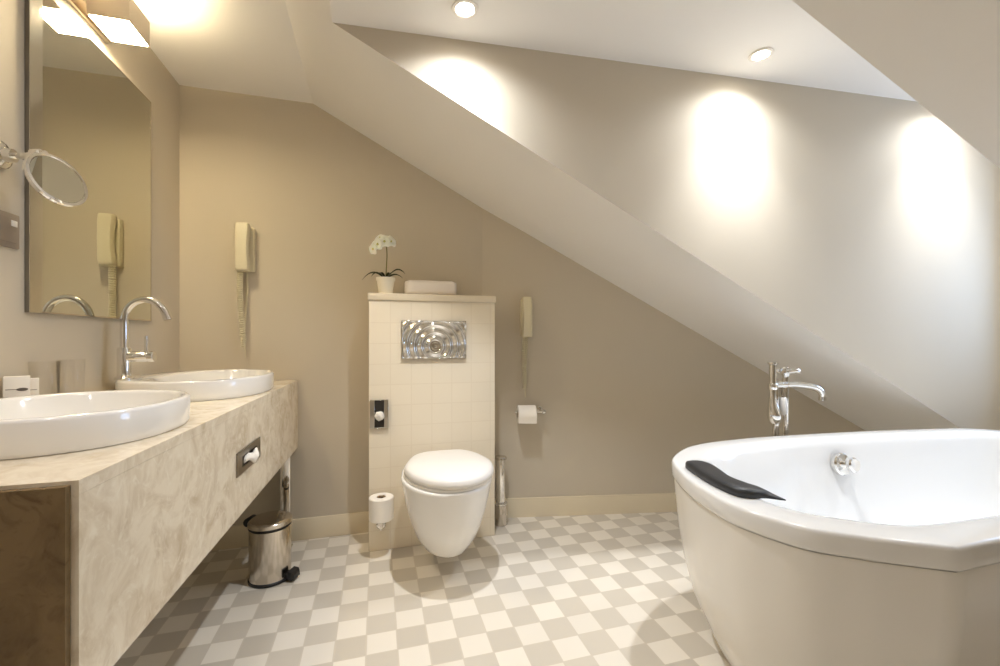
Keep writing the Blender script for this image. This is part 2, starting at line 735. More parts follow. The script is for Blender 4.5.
for r in rows:
    for k, v in enumerate(r):
        v.co.x += 0.0016 * math.sin(k * 2.1)
        v.co.z += 0.0018 * math.cos(k * 1.7)
part('bag_end', b, M['paper'], dp)

# ------------------------------------------------------------------ wall hung toilet
to = thing('toilet', 'white wall-hung toilet with closed lid on the cream tiled block', 'toilet', (0.300, CY, 0))
TX = 0.300


def egg(z, w, yf, yw, wb, n=64, yb=None, dx=0.0):
    """toilet outline: front half ellipse, sides running back to the wall with width wb"""
    yb = CY - 0.001 if yb is None else yb
    z += 0.022
    w *= 1.05
    out = []
    for k in range(n):
        t = 2 * PI * k / n
        c, s = math.cos(t), math.sin(t)
        if s <= 0:
            out.append(Vector((TX + dx + w * c, yw + (yw - yf) * s, z)))
        else:
            e = abs(s) ** 0.62
            ww = w + (wb - w) * e
            out.append(Vector((TX + dx + ww * math.copysign(abs(c) ** 0.42, c), yw + (yb - yw) * e, z)))
    return out


b = bm_new()
secs = [(0.054, 0.020, 1.900, 1.97, 0.040), (0.058, 0.048, 1.852, 1.96, 0.064), (0.073, 0.076, 1.805, 1.95, 0.088),
        (0.103, 0.104, 1.752, 1.93, 0.108), (0.150, 0.129, 1.712, 1.92, 0.128), (0.210, 0.149, 1.680, 1.91, 0.144),
        (0.275, 0.165, 1.657, 1.90, 0.156), (0.335, 0.176, 1.642, 1.89, 0.165), (0.375, 0.182, 1.632, 1.885, 0.17),
        (0.392, 0.186, 1.626, 1.885, 0.172), (0.402, 0.186, 1.626, 1.885, 0.172), (0.406, 0.181, 1.633, 1.885, 0.168)]
loft(b, [egg(*q_, dx=-0.005) for q_ in secs])
part('bowl', b, M['ceramic'], to, angle=60)
b = bm_new()
loft(b, [egg(0.4065, 0.176, 1.636, 1.885, 0.14, yb=2.085), egg(0.409, 0.181, 1.630, 1.885, 0.145, yb=2.09), egg(0.417, 0.181, 1.630, 1.885, 0.145, yb=2.09),
         egg(0.4195, 0.177, 1.635, 1.885, 0.14, yb=2.086)])
part('seat', b, M['plastic_white'], to, angle=60)
b = bm_new()
lid = []
for z, g in ((0.420, 0.006), (0.424, 0.0), (0.436, 0.0), (0.446, 0.003), (0.454, 0.010), (0.460, 0.026), (0.464, 0.06), (0.466, 0.11)):
    lid.append(egg(z, 0.184 - g, 1.624 + g, 1.885, max(0.15 - g, 0.02), yb=2.095 - g * 0.9, dx=0.004))
loft(b, lid)
part('lid', b, M['plastic_white'], to, angle=60)
for sx in (-0.075, 0.075):
    b = bm_new()
    lathe(b, [(0.012, -0.02), (0.013, -0.018), (0.013, 0.018), (0.012, 0.02)], (TX + sx, 2.108, 0.442), (1, 0, 0), 14)
    part('hinge', b, M['chrome'], to)

# ------------------------------------------------------------------ spare roll on a chrome peg
hold = thing('spare_roll_holder', 'chrome peg holder on the tiled block carrying an upright spare toilet roll', 'roll holder', (0.03, CY, 0.10))
b = bm_new()
lathe(b, [(0.022, 0.0005), (0.022, 0.006), (0.018, 0.010)], (0.020, CY, 0.125), (0, -1, 0), 20)
part('wall_plate', b, M['chrome'], hold)
b = bm_new()
pts = [(0.020, CY - 0.008, 0.125), (0.020, CY - 0.05, 0.125), (0.020, CY - 0.066, 0.130), (0.020, CY - 0.070, 0.145), (0.020, CY - 0.070, 0.288)]
tube(b, pts, 0.007, 12)
lathe(b, [(0.02, 0), (0.030, 0.003), (0.030, 0.007), (0.026, 0.009)], (0.020, CY - 0.070, 0.1700), (0, 0, 1), 20)
part('peg', b, M['chrome'], hold)


def paper_roll(name, label, centre, axis, r, length, parent_group=None, tail=None):
    t = thing(name, label, 'toilet roll', centre, 0, None)
    bb = bm_new()
    h = length / 2
    prof = [(0.021, -h), (r - 0.003, -h), (r, -h + 0.003), (r, h - 0.003), (r - 0.003, h), (0.021, h), (0.021, h - 0.001), (0.021, -h)]
    lathe(bb, prof, (0, 0, 0), axis, 40, False, False)
    if tail:
        tail(bb)
    bmesh.ops.remove_doubles(bb, verts=bb.verts[:], dist=1e-5)
    finish('paper', bb, M['paper'], parent=t)
    bb = bm_new()
    lathe(bb, [(0.0205, -h + .001), (0.0205, h - .001), (0.019, h - .001), (0.019, -h + .001), (0.0205, -h + .001)], (0, 0, 0), axis, 28, False, False)
    finish('core', bb, M['card_inner'], parent=t)
    return t


paper_roll('toilet_roll', 'upright white spare toilet roll on the peg left of the toilet', (0.020, CY - 0.070, 0.2320), (0, 0, 1), 0.056, 0.104)

# ------------------------------------------------------------------ roll on the right wall
s0 = 0.245
hold = thing('toilet_roll_holder', 'chrome toilet roll holder with round end knob on the wall right of the cistern', 'roll holder', rw(s0, 0, 0.60))
b = bm_new()
lathe(b, [(0.020, 0.0005), (0.020, 0.006), (0.016, 0.010)], rw(s0 + 0.085, 0, 0.612), RN, 20)
part('wall_plate', b, M['chrome'], hold)
b = bm_new()
pts = [rw(s0 + 0.085, 0.006, 0.612), rw(s0 + 0.085, 0.075, 0.612)]
tube(b, pts, 0.008, 12)
tube(b, [rw(s0 + 0.092, 0.075, 0.612), rw(s0 - 0.065, 0.075, 0.612)], 0.006, 12)
part('bar', b, M['chrome'], hold)
b = bm_new()
lathe(b, [(0.008, 0), (0.013, 0.004), (0.014, 0.012), (0.010, 0.018), (0.001, 0.02)], rw(s0 + 0.088, 0.075, 0.612), RD, 18)
part('end_knob', b, M['chrome'], hold)


def tail_fn(bb):
    # loose end hanging down in front
    P = [(-RD * 0.049), (RD * 0.049)]
    rows = []
    for ang, rr in ((0.2, 0.0515), (0.0, 0.052), (-0.25, 0.0525), (-0.5, 0.053)):
        dirn = RN * math.cos(ang) + Vector((0, 0, 1)) * math.sin(ang)
        rows.append([P[0] + dirn * rr, P[1] + dirn * rr])
    rows.append([rows[-1][0] + Vector((0, 0, -0.016)), rows[-1][1] + Vector((0, 0, -0.019))])
    add_sheet(bb, rows)


paper_roll('toilet_roll', 'white toilet roll lying on the bar of the right-hand wall holder', rw(s0, 0.075, 0.612 - 0.013), RD, 0.050, 0.100, tail=tail_fn)

# ------------------------------------------------------------------ toilet brush
pb = Vector((0.655, 2.272, 0))
br = thing('toilet_brush', 'slim chrome toilet brush standing in the gap right of the tiled block', 'toilet brush', pb)
b = bm_new()
lathe(b, [(0.034, 0.0), (0.036, 0.003), (0.036, 0.110), (0.034, 0.110), (0.033, 0.01)], pb, (0, 0, 1), 28, True, True)
part('canister', b, M['steel'], br)
b = bm_new()
lathe(b, [(0.036, 0.111), (0.037, 0.113), (0.037, 0.119), (0.032, 0.123), (0.012, 0.124)], pb, (0, 0, 1), 28)
part('canister_lid', b, M['chrome'], br)
b = bm_new()
lathe(b, [(0.024, 0.124), (0.025, 0.128), (0.025, 0.352), (0.024, 0.356)], pb, (0, 0, 1), 24)
part('handle', b, M['chrome'], br)
b = bm_new()
lathe(b, [(0.020, 0.356), (0.033, 0.358), (0.033, 0.368), (0.030, 0.372)], pb, (0, 0, 1), 24)
part('handle_cap', b, M['steel'], br)


# ------------------------------------------------------------------ wall telephones
def cord_path(p_top, p_top2, drop, sway):
    """coiled lead hanging in a narrow loop"""
    a, c = Vector(p_top), Vector(p_top2)
    mid = (a + c) / 2 + Vector((0, 0, -drop)) + sway
    return catmull([a, a + Vector((0, 0, -drop * 0.35)) + sway * 0.3, a.lerp(mid, 0.85) + Vector((0, 0, -0.02)), mid + Vector((0, 0, -0.01)),
                    c.lerp(mid, 0.8), c + Vector((0, 0, -drop * 0.3)) + sway * 0.2, c], 14)


def coil(bm, path, R, r, pitch, seg=5, keep=lambda t: 1.0):
    path = resample(path, 200)
    L = sum((y - x).length for x, y in zip(path, path[1:]))
    turns = L / pitch
    n = int(turns * 9)
    pts = []
    for k in range(n + 1):
        t = k / n
        f = t * (len(path) - 1)
        i = min(int(f), len(path) - 2)
        p = path[i].lerp(path[i + 1], f - i)
        tg = (path[i + 1] - path[i]).normalized()
        u = (Vector((0, 1, 0)) - tg * tg.y).normalized()
        v = tg.cross(u)
        ang = 2 * PI * turns * t
        rr = R * keep(t)
        pts.append(p + (u * math.cos(ang) + v * math.sin(ang)) * rr)
    tube(bm, pts, r, seg)


def telephone(label, origin, rotz, w, hgt, drop, skew):
    """origin: middle of the back plate on the wall, bottom end; local +X along the wall, -Y out of the wall"""
    t = thing('wall_telephone', label, 'telephone', origin, rotz, 'wall telephones')
    bb = bm_new()
    box(bb, -w / 2 + 0.004, w / 2 + 0.004, -0.034, -0.0005, 0.0, hgt * 0.97, 0.005)
    finish('base', bb, M['plastic'], parent=t)
    bb = bm_new()
    # handset: side outline with thick ends and a hollow behind the grip
    side = []
    for k in range(25):
        u = k / 24
        z = 0.004 + u * (hgt - 0.004)
        front = -0.082 - 0.010 * math.sin(PI * u)
        hol = math.sin(PI * min(1, max(0, (u - 0.18) / 0.64))) ** 0.6
        backy = -0.050 - 0.012 * hol
        side.append((z, front, backy, w * (0.39 - 0.03 * hol)))
    loops = []
    for z, f, bk, hw in side:
        loops.append([Vector((x, y, z)) for x, y in ((-hw, bk), (-hw, f + 0.010), (-hw * 0.82, f + 0.002), (-hw * 0.4, f), (hw * 0.4, f), (hw * 0.82, f + 0.002), (hw, f + 0.010), (hw, bk))])
    z0, z1 = loops[0], loops[-1]
    first = [Vector((p.x * 0.9, p.y * 0.92 - 0.004, p.z - 0.004)) for p in z0]
    last = [Vector((p.x * 0.9, p.y * 0.92 - 0.004, p.z + 0.004)) for p in z1]
    loft(bb, [first] + loops + [last])
    hs = finish('handset', bb, M['plastic'], parent=t)
    for hz in (0.13, 0.87):
        bb = bm_new()
        box(bb, -0.016, 0.016, -0.052, -0.033, hgt * (hz - 0.01), hgt * (hz + 0.01))
        finish('cradle_hook', bb, M['plastic_grey'], parent=t)
    bb = bm_new()
    path = cord_path((-w * 0.18, -0.052, 0.002), (w * 0.10, -0.016, 0.002), drop, Vector((skew, 0.0, 0)))
    coil(bb, path, 0.011, 0.0034, 0.0105, keep=lambda u: 1.0 if u < 0.45 else max(0.25, 1 - (u - 0.45) * 6))
    tube(bb, [path[len(path) // 2] + Vector((0.004, 0.006, 0)), path[len(path) // 2] + Vector((0.006, 0.012, -0.05))], 0.0025, 6)
    finish('coiled_cord', bb, M['plastic'], parent=t)
    return t


telephone('cream wall telephone with coiled cord on the back wall beside the vanity', (-0.618, YB, 1.347), 0.0, 0.076, 0.222, 0.36, 0.0)
po = rw(0.248, 0, 1.030)
telephone('cream wall telephone with dangling cord above the wall-mounted toilet roll', po, math.atan2(RD.y, RD.x), 0.066, 0.218, 0.285, -0.006)

# ------------------------------------------------------------------ orchid and towel on the ledge
LZ = 1.2405
op = Vector((0.042, 2.20, LZ))
orc = thing('potted_orchid', 'white flowering orchid in a small white pot on the tiled ledge', 'orchid', op)
b = bm_new()
lathe(b, [(0.030, 0.0), (0.033, 0.002), (0.042, 0.062), (0.046, 0.070), (0.046, 0.080), (0.043, 0.080), (0.041, 0.070), (0.039, 0.064)], op, (0, 0, 1), 32)
part('pot', b, M['pot'], orc)
b = bm_new()
lathe(b, [(0.040, 0.064), (0.030, 0.072), (0.001, 0.074)], op, (0, 0, 1), 20)
part('bark', b, M['soil'], orc)


def leaf(ang, length, rise, droop, width):
    bb = bm_new()
    d = Vector((math.cos(ang), math.sin(ang), 0))
    s = Vector((-d.y, d.x, 0))
    top, bot = [], []
    n = 12
    for k in range(n + 1):
        u = k / n
        c = op + Vector((0, 0, 0.070)) + d * (length * u) + Vector((0, 0, rise * math.sin(PI * u * 0.75) - droop * u * u))
        ww = width * (math.sin(PI * min(1, 0.12 + u * 0.88)) ** 0.7)
        row = [c - s * ww + Vector((0, 0, ww * 0.5)), c, c + s * ww + Vector((0, 0, ww * 0.5))]
        top.append(row)
        bot.append([p - Vector((0, 0, 0.0018)) for p in row])
    loops = [tr + br_[::-1] for tr, br_ in zip(top, bot)]
    loft(bb, loops)
    part('leaf', bb, M['leaf'], orc, angle=80)


for a, l, ri, dr, w in ((PI + 0.15, 0.112, 0.045, 0.038, 0.009), (0.12, 0.095, 0.055, 0.002, 0.009), (-0.35, 0.085, 0.03, 0.012, 0.008),
                        (PI - 0.4, 0.075, 0.04, 0.01, 0.008), (PI + 0.8, 0.05, 0.03, 0.0, 0.008), (-1.0, 0.05, 0.03, 0.0, 0.008)):
    leaf(a, l, ri, dr, w)
b = bm_new()
stem = catmull([op + Vector((0, 0, 0.07)), op + Vector((0.004, -0.002, 0.14)), op + Vector((0.006, -0.006, 0.20)), op + Vector((0.0, -0.012, 0.242)),
                op + Vector((-0.022, -0.016, 0.256)), op + Vector((-0.045, -0.018, 0.242))], 6)
tube(b, stem, 0.0026, 8)
part('stem', b, M['stem'], orc)


def blossom(c, facing, size):
    bb = bm_new()
    u, v, w = basis(facing)
    for k in range(5):
        a = 2 * PI * k / 5 + 0.3
        d = u * math.cos(a) + v * math.sin(a)
        s = w.cross(d)
        L_ = size * (1.0 if k % 2 else 0.92)
        W_ = size * 0.50
        lo, hi = [], []
        for i in range(7):
            t_ = i / 6
            cc = c + d * (L_ * t_) + w * (0.25 * size * math.sin(PI * t_ * 0.8))
            ww = W_ * math.sin(PI * (0.1 + 0.86 * t_)) ** 0.7
            r_ = [cc - s * ww, cc + w * 0.002, cc + s * ww]
            lo.append(r_ + [p - w * 0.0012 for p in r_[::-1]])
        loft(bb, lo)
    f = part('flower', bb, M['petal'], orc, angle=80)
    bb = bm_new()
    lathe(bb, [(0.001, -0.002), (size * 0.16, 0.002), (size * 0.18, 0.007), (size * 0.08, 0.012), (0.001, 0.013)], c, w, 10)
    subpart('flower_lip', bb, M['petal_mid'], orc, f)


for off, fc, sz in (((-0.006, -0.026, 0.272), (-0.1, -1, 0.25), 0.029), ((0.022, -0.016, 0.276), (0.5, -0.8, 0.3), 0.027), ((-0.036, -0.026, 0.258), (-0.5, -0.9, 0.0), 0.027),
                    ((-0.056, -0.016, 0.236), (-0.7, -0.7, -0.1), 0.025), ((0.008, -0.010, 0.290), (0.1, -0.6, 0.8), 0.026), ((-0.024, -0.018, 0.288), (-0.4, -0.7, 0.6), 0.024)):
    blossom(op + Vector(off) + Vector((0, 0, -0.020)), Vector(fc), sz * 1.2)

tw = thing('folded_towel', 'folded white towel lying on the tiled ledge beside the orchid', 'towel', (0.265, 2.225, LZ))
b = bm_new()
for zlo, zhi, ins in ((0.0, 0.074, 0.0),):
    loops = []
    n = 40
    for s_ in range(13):
        u = s_ / 12
        x = 0.137 + 0.256 * u
        e = 1 - max(0, abs(u - 0.5) * 2 - 0.9) * 2.5
        zc, hh = LZ + (zlo + zhi) / 2, (zhi - zlo) / 2
        lp = []
        for k in range(n):
            t_ = 2 * PI * k / n
            c, s2 = math.cos(t_), math.sin(t_)
            lp.append(Vector((x, 2.228 + (0.062 - ins) * e * math.copysign(abs(c) ** 0.35, c), zc + hh * (0.6 + 0.4 * e) * math.copysign(abs(s2) ** 0.5, s2) - hh * 0.4 * (1 - e) * (1 if zlo == 0 else 0.3))))
        loops.append(lp)
    loft(b, loops)
part('towel_fold', b, M['towel'], tw, angle=60)

# ------------------------------------------------------------------ vanity counter
VT, VB = 0.81, 0.47


def vx(y):
    """X of the counter's front face at depth y"""
    return -0.384 - 0.046 * (YB - y) / 1.585


VY0 = 0.795
BAS = [(-0.672, 1.19, 0.222, 0.238), (-0.653, 1.940, 0.238, 0.290)]
van = thing('vanity_counter', 'long cream marble vanity counter with deep apron along the left wall', 'counter', (-0.65, 1.55, 0))
b = bm_new()
NB = 64
y_cuts = [VY0, 1.57, YB - 0.003]
zt, zb_ = VT, VT - 0.022
for (bx, by, ba, bbb), (ya, yb) in zip(BAS, zip(y_cuts, y_cuts[1:])):
    quad = [(XL + 0.002, ya), (vx(ya), ya), (vx(yb), yb), (XL + 0.002, yb)]
    hole = superellipse(bx, by, ba - 0.025, bbb - 0.025, 0, NB, 2.3)
    outer = []
    for p in hole:
        d = Vector((p.x - bx, p.y - by, 0)).normalized()
        best = None
        for i in range(4):
            a_, c_ = Vector(quad[i] + (0,)), Vector(quad[(i + 1) % 4] + (0,))
            e_ = c_ - a_
            den = d.x * e_.y - d.y * e_.x
            if abs(den) < 1e-9:
                continue
            w_ = a_ - Vector((bx, by, 0))
            tt = (w_.x * e_.y - w_.y * e_.x) / den
            ss = (w_.x * d.y - w_.y * d.x) / den
            if tt > 0 and -1e-6 <= ss <= 1 + 1e-6 and (best is None or tt < best):
                best = tt
        outer.append(Vector((bx, by, 0)) + d * best)
    # snap the nearest outer point to each corner
    for qx, qy in quad:
        i = min(range(NB), key=lambda k: (outer[k] - Vector((qx, qy, 0))).length)
        outer[i] = Vector((qx, qy, 0))
    vt_o = [b.verts.new((p.x, p.y, zt)) for p in outer]
    vt_h = [b.verts.new((p.x, p.y, zt)) for p in hole]
    vb_o = [b.verts.new((p.x, p.y, zb_)) for p in outer]
    vb_h = [b.verts.new((p.x, p.y, zb_)) for p in hole]
    for i in range(NB):
        j = (i + 1) % NB
        b.faces.new((vt_o[i], vt_o[j], vt_h[j], vt_h[i]))
        b.faces.new((vb_o[j], vb_o[i], vb_h[i], vb_h[j]))
        b.faces.new((vt_h[i], vt_h[j], vb_h[j], vb_h[i]))
        mid = (outer[i].y + outer[j].y) / 2
        on_seam = abs(outer[i].y - 1.57) < 1e-4 and abs(outer[j].y - 1.57) < 1e-4
        if not on_seam:
            b.faces.new((vt_o[j], vt_o[i], vb_o[i], vb_o[j]))
part('worktop', b, M['marble'], van, angle=20)
b = bm_new()
poly_prism(b, [(vx(VY0), VY0), (vx(YB - .003), YB - .003), (vx(YB - .003) - 0.022, YB - .003), (vx(VY0) - 0.022, VY0)], VB, zb_ - 0.0004)
part('front_apron', b, M['marble'], van)
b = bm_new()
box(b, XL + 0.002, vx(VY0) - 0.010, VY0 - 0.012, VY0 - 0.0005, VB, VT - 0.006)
part('end_panel', b, M['marble_shaded'], van)['label'] = 'marble end panel, its shade put into a dark brown colour'
b = bm_new()
box(b, -0.447, -0.402, 2.275, 2.320, 0.006, zb_ - 0.001, 0.004)
box(b, -0.452, -0.397, 2.270, 2.325, 0.0, 0.008, 0.002)
part('leg', b, M['chrome'], van)

# tissue dispenser let into the apron
ty = 1.590
tx = vx(ty)
dd = Vector((0.046 / 1.585, 1, 0)).normalized()     # along the apron
dn = Vector((dd.y, -dd.x, 0))                       # out of the apron
td = thing('tissue_dispenser', 'dark metal tissue slot plate let into the marble apron', 'tissue dispenser', (tx, ty, 0.598))


def ap(s, o, z):
    p = Vector((tx, ty, 0)) + dd * s + dn * o
    return Vector((p.x, p.y, z))


def ap_box(bm, s0, s1, o0, o1, z0, z1):
    P = [ap(s, o, z) for z in (z0, z1) for o in (o0, o1) for s in (s0, s1)]
    vs = [bm.verts.new(p) for p in P]
    for q in [(0, 1, 3, 2), (4, 6, 7, 5), (0, 4, 5, 1), (2, 3, 7, 6), (0, 2, 6, 4), (1, 5, 7, 3)]:
        bm.faces.new([vs[i] for i in q])


b = bm_new()
for s0_, s1_, z0, z1 in ((-0.118, -0.075, 0.600, 0.672), (0.075, 0.118, 0.600, 0.672), (-0.075, 0.075, 0.652, 0.672), (-0.075, 0.075, 0.600, 0.618)):
    ap_box(b, s0_, s1_, 0.0005, 0.005, z0, z1)
part('cover_plate', b, M['steel_dark'], td)
b = bm_new()
ap_box(b, -0.075, 0.075, 0.0004, 0.002, 0.618, 0.652)
part('slot', b, M['slot'], td)
b = bm_new()
loops = []
for k in range(11):
    u = k / 10
    s_ = -0.055 + 0.115 * u
    rr = 0.015 * math.sin(PI * (0.08 + 0.84 * u)) ** 0.6
    lp = []
    for j in range(14):
        a_ = 2 * PI * j / 14
        q = rr * (1 + 0.22 * math.sin(3 * a_ + k * 1.3))
        lp.append(ap(s_, 0.004 + max(-0.001, 0.014 * math.sin(PI * u) + q * 0.7 * math.cos(a_)), 0.634 + 0.006 * math.sin(k) + q * math.sin(a_)))
    loops.append(lp)
loft(b, loops)
o = finish('tissue', b, M['paper'], angle=50)
tag(o, 'crumpled white tissue poking out of the slot in the marble apron', 'tissue')


# ------------------------------------------------------------------ wash basins
def basin(label, bx, by, ba, bb_, zr_, deck, e):
    t = thing('wash_basin', label, 'basin', (bx, by, VT), 0, 'vanity basins')

    def lp(d, z):
        # inside the rim the bowl sits further from the wall, leaving a deck for the faucet
        k = deck if d > 0.0125 else 0.0
        return superellipse(bx + k, by, ba - d - k, bb_ - d, z, 96, e)
    bb = bm_new()
    def lo_(d, z):
        return superellipse(bx, by, ba - d, bb_ - d, z, 96, e)
    loft(bb, [lp(0.19, zr_ - 0.138), lp(0.10, zr_ - 0.132), lp(0.062, zr_ - 0.112), lp(0.046, zr_ - 0.094), lo_(0.029, VT + 0.0004),
              lo_(0.006, VT + 0.0003), lo_(0.003, VT + 0.002), lo_(0.0, VT + 0.01), lo_(0.0, zr_ - 0.008), lo_(0.002, zr_ - 0.003), lo_(0.006, zr_),
              lp(0.013, zr_), lp(0.017, zr_ - 0.003), lp(0.020, zr_ - 0.010), lp(0.030, zr_ - 0.05), lp(0.056, zr_ - 0.09), lp(0.085, zr_ - 0.112),
              lp(0.13, zr_ - 0.124), lp(0.19, zr_ - 0.128)], True, True)
    bmesh.ops.transform(bb, matrix=t.matrix_basis.inverted(), verts=bb.verts[:])
    finish('bowl', bb, M['ceramic'], parent=t, angle=60)
    bb = bm_new()
    lathe(bb, [(0.030, 0.0), (0.030, 0.004), (0.022, 0.006), (0.001, 0.007)], (deck, 0, zr_ - 0.1275 - VT), (0, 0, 1), 24)
    finish('drain', bb, M['chrome'], parent=t)
    bb = bm_new()
    lathe(bb, [(0.011, 0.0), (0.011, 0.003), (0.007, 0.004), (0.001, 0.002)], (-ba + 0.0235 + 2 * deck, 0, zr_ - 0.035 - VT), (1, 0, -0.1), 18)
    finish('overflow_ring', bb, M['chrome'], parent=t)
    return t


basin('large white round basin at the near left end of the marble counter', *BAS[0], 0.880, 0.008, 2.3)
basin('white round basin at the far end of the counter under the chrome faucet', *BAS[1], 0.880, 0.050, 2.3)

# ------------------------------------------------------------------ basin faucet
fp = Vector((-0.838, 1.783, 0.8805))
fa = thing('basin_faucet', 'tall chrome gooseneck faucet with side lever behind the far basin', 'faucet', fp)
b = bm_new()
lathe(b, [(0.027, 0.0), (0.027, 0.006), (0.022, 0.010), (0.0195, 0.012), (0.0195, 0.105), (0.017, 0.110)], fp, (0, 0, 1), 28)
part('body', b, M['chrome'], fa)
b = bm_new()
arc = [fp + Vector((0, 0, 0.105)), fp + Vector((0, 0, 0.16)), fp + Vector((0, 0, 0.20))]
R_ = 0.063
for k in range(1, 19):
    a_ = PI * k / 18 * 0.90
    arc.append(fp + Vector((R_ - R_ * math.cos(a_), 0, 0.20 + (R_ + 0.014) * math.sin(a_))))
d_ = (arc[-1] - arc[-2]).normalized()
arc.append(arc[-1] + d_ * 0.012)
tube(b, arc, 0.0115, 16)
lathe(b, [(0.0125, 0), (0.0125, 0.014)], arc[-1] - d_ * 0.008, d_, 16)
part('spout', b, M['chrome'], fa)
b = bm_new()
q0 = fp + Vector((0.0, 0, 0.078))
lathe(b, [(0.018, 0.014), (0.018, 0.066), (0.0165, 0.068), (0.0165, 0.071), (0.019, 0.073), (0.019, 0.086), (0.016, 0.089)], q0, (1, 0, 0), 26)
hd = part('mixer_barrel', b, M['chrome'], fa)
b = bm_new()
tube(b, [q0 + Vector((0.064, 0, 0.012)), q0 + Vector((0.064, 0, 0.072))], 0.0055, 12)
part('lever', b, M['chrome'], fa)

# ------------------------------------------------------------------ tumblers and boxes at the back of the counter


def tumbler(label, x, y):
    bb = bm_new()
    h = 0.150
    lathe(bb, [(0.023, 0.0), (0.0245, 0.002), (0.028, 0.05), (0.0315, h - 0.001), (0.031, h), (0.0303, h - 0.001), (0.027, 0.05), (0.0232, 0.012), (0.001, 0.010)], (0, 0, 0), (0, 0, 1), 36)
    o = finish('drinking_glass', bb, M['glass'], loc=(x, y, VT + 0.0005))
    tag(o, label, 'glass', 'tumblers on the counter')


tumbler('clear tumbler by the left wall, nearer the small white boxes', -0.864, 1.458)
tumbler('clear tumbler by the left wall, nearer the chrome faucet', -0.864, 1.562)


def carton(label, x, y, w, d, h, rz, mark):
    t = thing('toiletry_box', label, 'box', (x, y, VT + 0.0005), rz, 'toiletry boxes')
    bb = bm_new()
    box(bb, -w / 2, w / 2, -d / 2, d / 2, 0, h, 0.002, 2)
    finish('carton', bb, M['card'], parent=t)
    bb = bm_new()
    box(bb, -w / 2 + 0.004, w / 2 - 0.004, -d / 2 - 0.0006, -d / 2 + 0.001, h * 0.72, h * 0.735)
    finish('flap_seam', bb, M['plastic_grey'], parent=t)
    if mark:
        bb = bm_new()
        pts = [(w * mark[0] + 0.010 * math.cos(a_ * PI / 10), 0.004 * math.sin(a_ * PI / 10)) for a_ in range(20)]
        lo = [bb.verts.new((p[0], -d / 2 - 0.0012, h * mark[1] + p[1])) for p in pts]
        hi = [bb.verts.new((p[0], -d / 2 - 0.0002, h * mark[1] + p[1])) for p in pts]
        bb.faces.new(lo)
        bb.faces.new(hi[::-1])
        for i in range(20):
            j = (i + 1) % 20
            bb.faces.new((lo[i], lo[j], hi[j], hi[i]))
        finish('printed_mark', bb, M['ink'], parent=t)


carton('taller white toiletry box with a small grey mark at the back of the near basin', -0.870, 1.374, 0.046, 0.030, 0.117, 0.55, (0.20, 0.72))
carton('lower plain white toiletry box between the marked box and the tumblers', -0.874, 1.412, 0.044, 0.024, 0.108, 0.55, None)

# ------------------------------------------------------------------ wall mirror
mi = thing('wall_mirror', 'large frameless rectangular mirror on the left wall above the basins', 'mirror', (XL, 1.775, 1.09))
my0, my1, mz0, mz1 = 1.446, 2.080, 1.092, 1.985
b = bm_new()
box(b, XL + 0.0005, XL + 0.010, my0, my1, mz0, mz1)
part('backing', b, M['steel_dark'], mi)
b = bm_new()
bw = 0.040
box(b, XL + 0.0102, XL + 0.015, my0 + bw, my1 - 0.004, mz0 + 0.004, mz1 - 0.004)
part('mirror_glass', b, M['mirror'], mi)
b = bm_new()
lo = [(XL + 0.0102, my0), (XL + 0.0102, my0 + bw), (XL + 0.015, my0 + bw), (XL + 0.0115, my0)]
v0 = [b.verts.new((x, y, mz0)) for x, y in lo]
v1 = [b.verts.new((x, y, mz1)) for x, y in lo]
b.faces.new(v0)
b.faces.new(v1[::-1])
for i in range(4):
    j = (i + 1) % 4
    b.faces.new((v0[i], v0[j], v1[j], v1[i]))
part('bevelled_edge', b, M['bevel'], mi)
b = bm_new()
box(b, XL + 0.0102, XL + 0.0155, my1 - 0.004, my1, mz0, mz1)
box(b, XL + 0.0102, XL + 0.0155, my0 + bw, my1 - 0.004, mz0, mz0 + 0.004)
box(b, XL + 0.0102, XL + 0.0155, my0 + bw, my1 - 0.004, mz1 - 0.004, mz1)
part('polished_edge', b, M['steel'], mi)

# ------------------------------------------------------------------ vanity lamp
la = thing('vanity_lamp', 'lit box-shaped wall lamp above the mirror on the left wall', 'wall lamp', (XL, 1.70, 2.03))
lx0, lx1, ly0, ly1, lz0, lz1 = -0.868, -0.757, 1.640, 1.768, 2.030, 2.118
b = bm_new()
box(b, XL + 0.0005, XL + 0.014, 1.44, 1.80, 2.040, 2.085, 0.003)
part('back_plate', b, M['brass'], la)
for yy in (1.60,):
    b = bm_new()
    tube(b, [(XL + 0.012, 1.704, 2.068), (lx0 + 0.004, 1.704, 2.068)], 0.009, 12)
    part('arm', b, M['brass'], la)
b = bm_new()
th = 0.004
box(b, lx0, lx0 + th, ly0, ly1, lz0 + 0.002, lz1)
box(b, lx1 - th, lx1, ly0, ly1, lz0 + 0.002, lz1)
box(b, lx0 + th, lx1 - th, ly0, ly0 + th, lz0 + 0.002, lz1)
box(b, lx0 + th, lx1 - th, ly1 - th, ly1, lz0 + 0.002, lz1)
part('lamp_shade', b, M['brass'], la)
b = bm_new()
box(b, lx0 + th, lx1 - th, ly0 + th, ly1 - th, lz0, lz0 + 0.006)
part('diffuser', b, M['shade'], la)
b = bm_new()
box(b, lx0 + th, lx1 - th, ly0 + th, ly1 - th, lz1 - 0.016, lz1 - 0.010)
part('upper_diffuser', b, M['shade'], la)

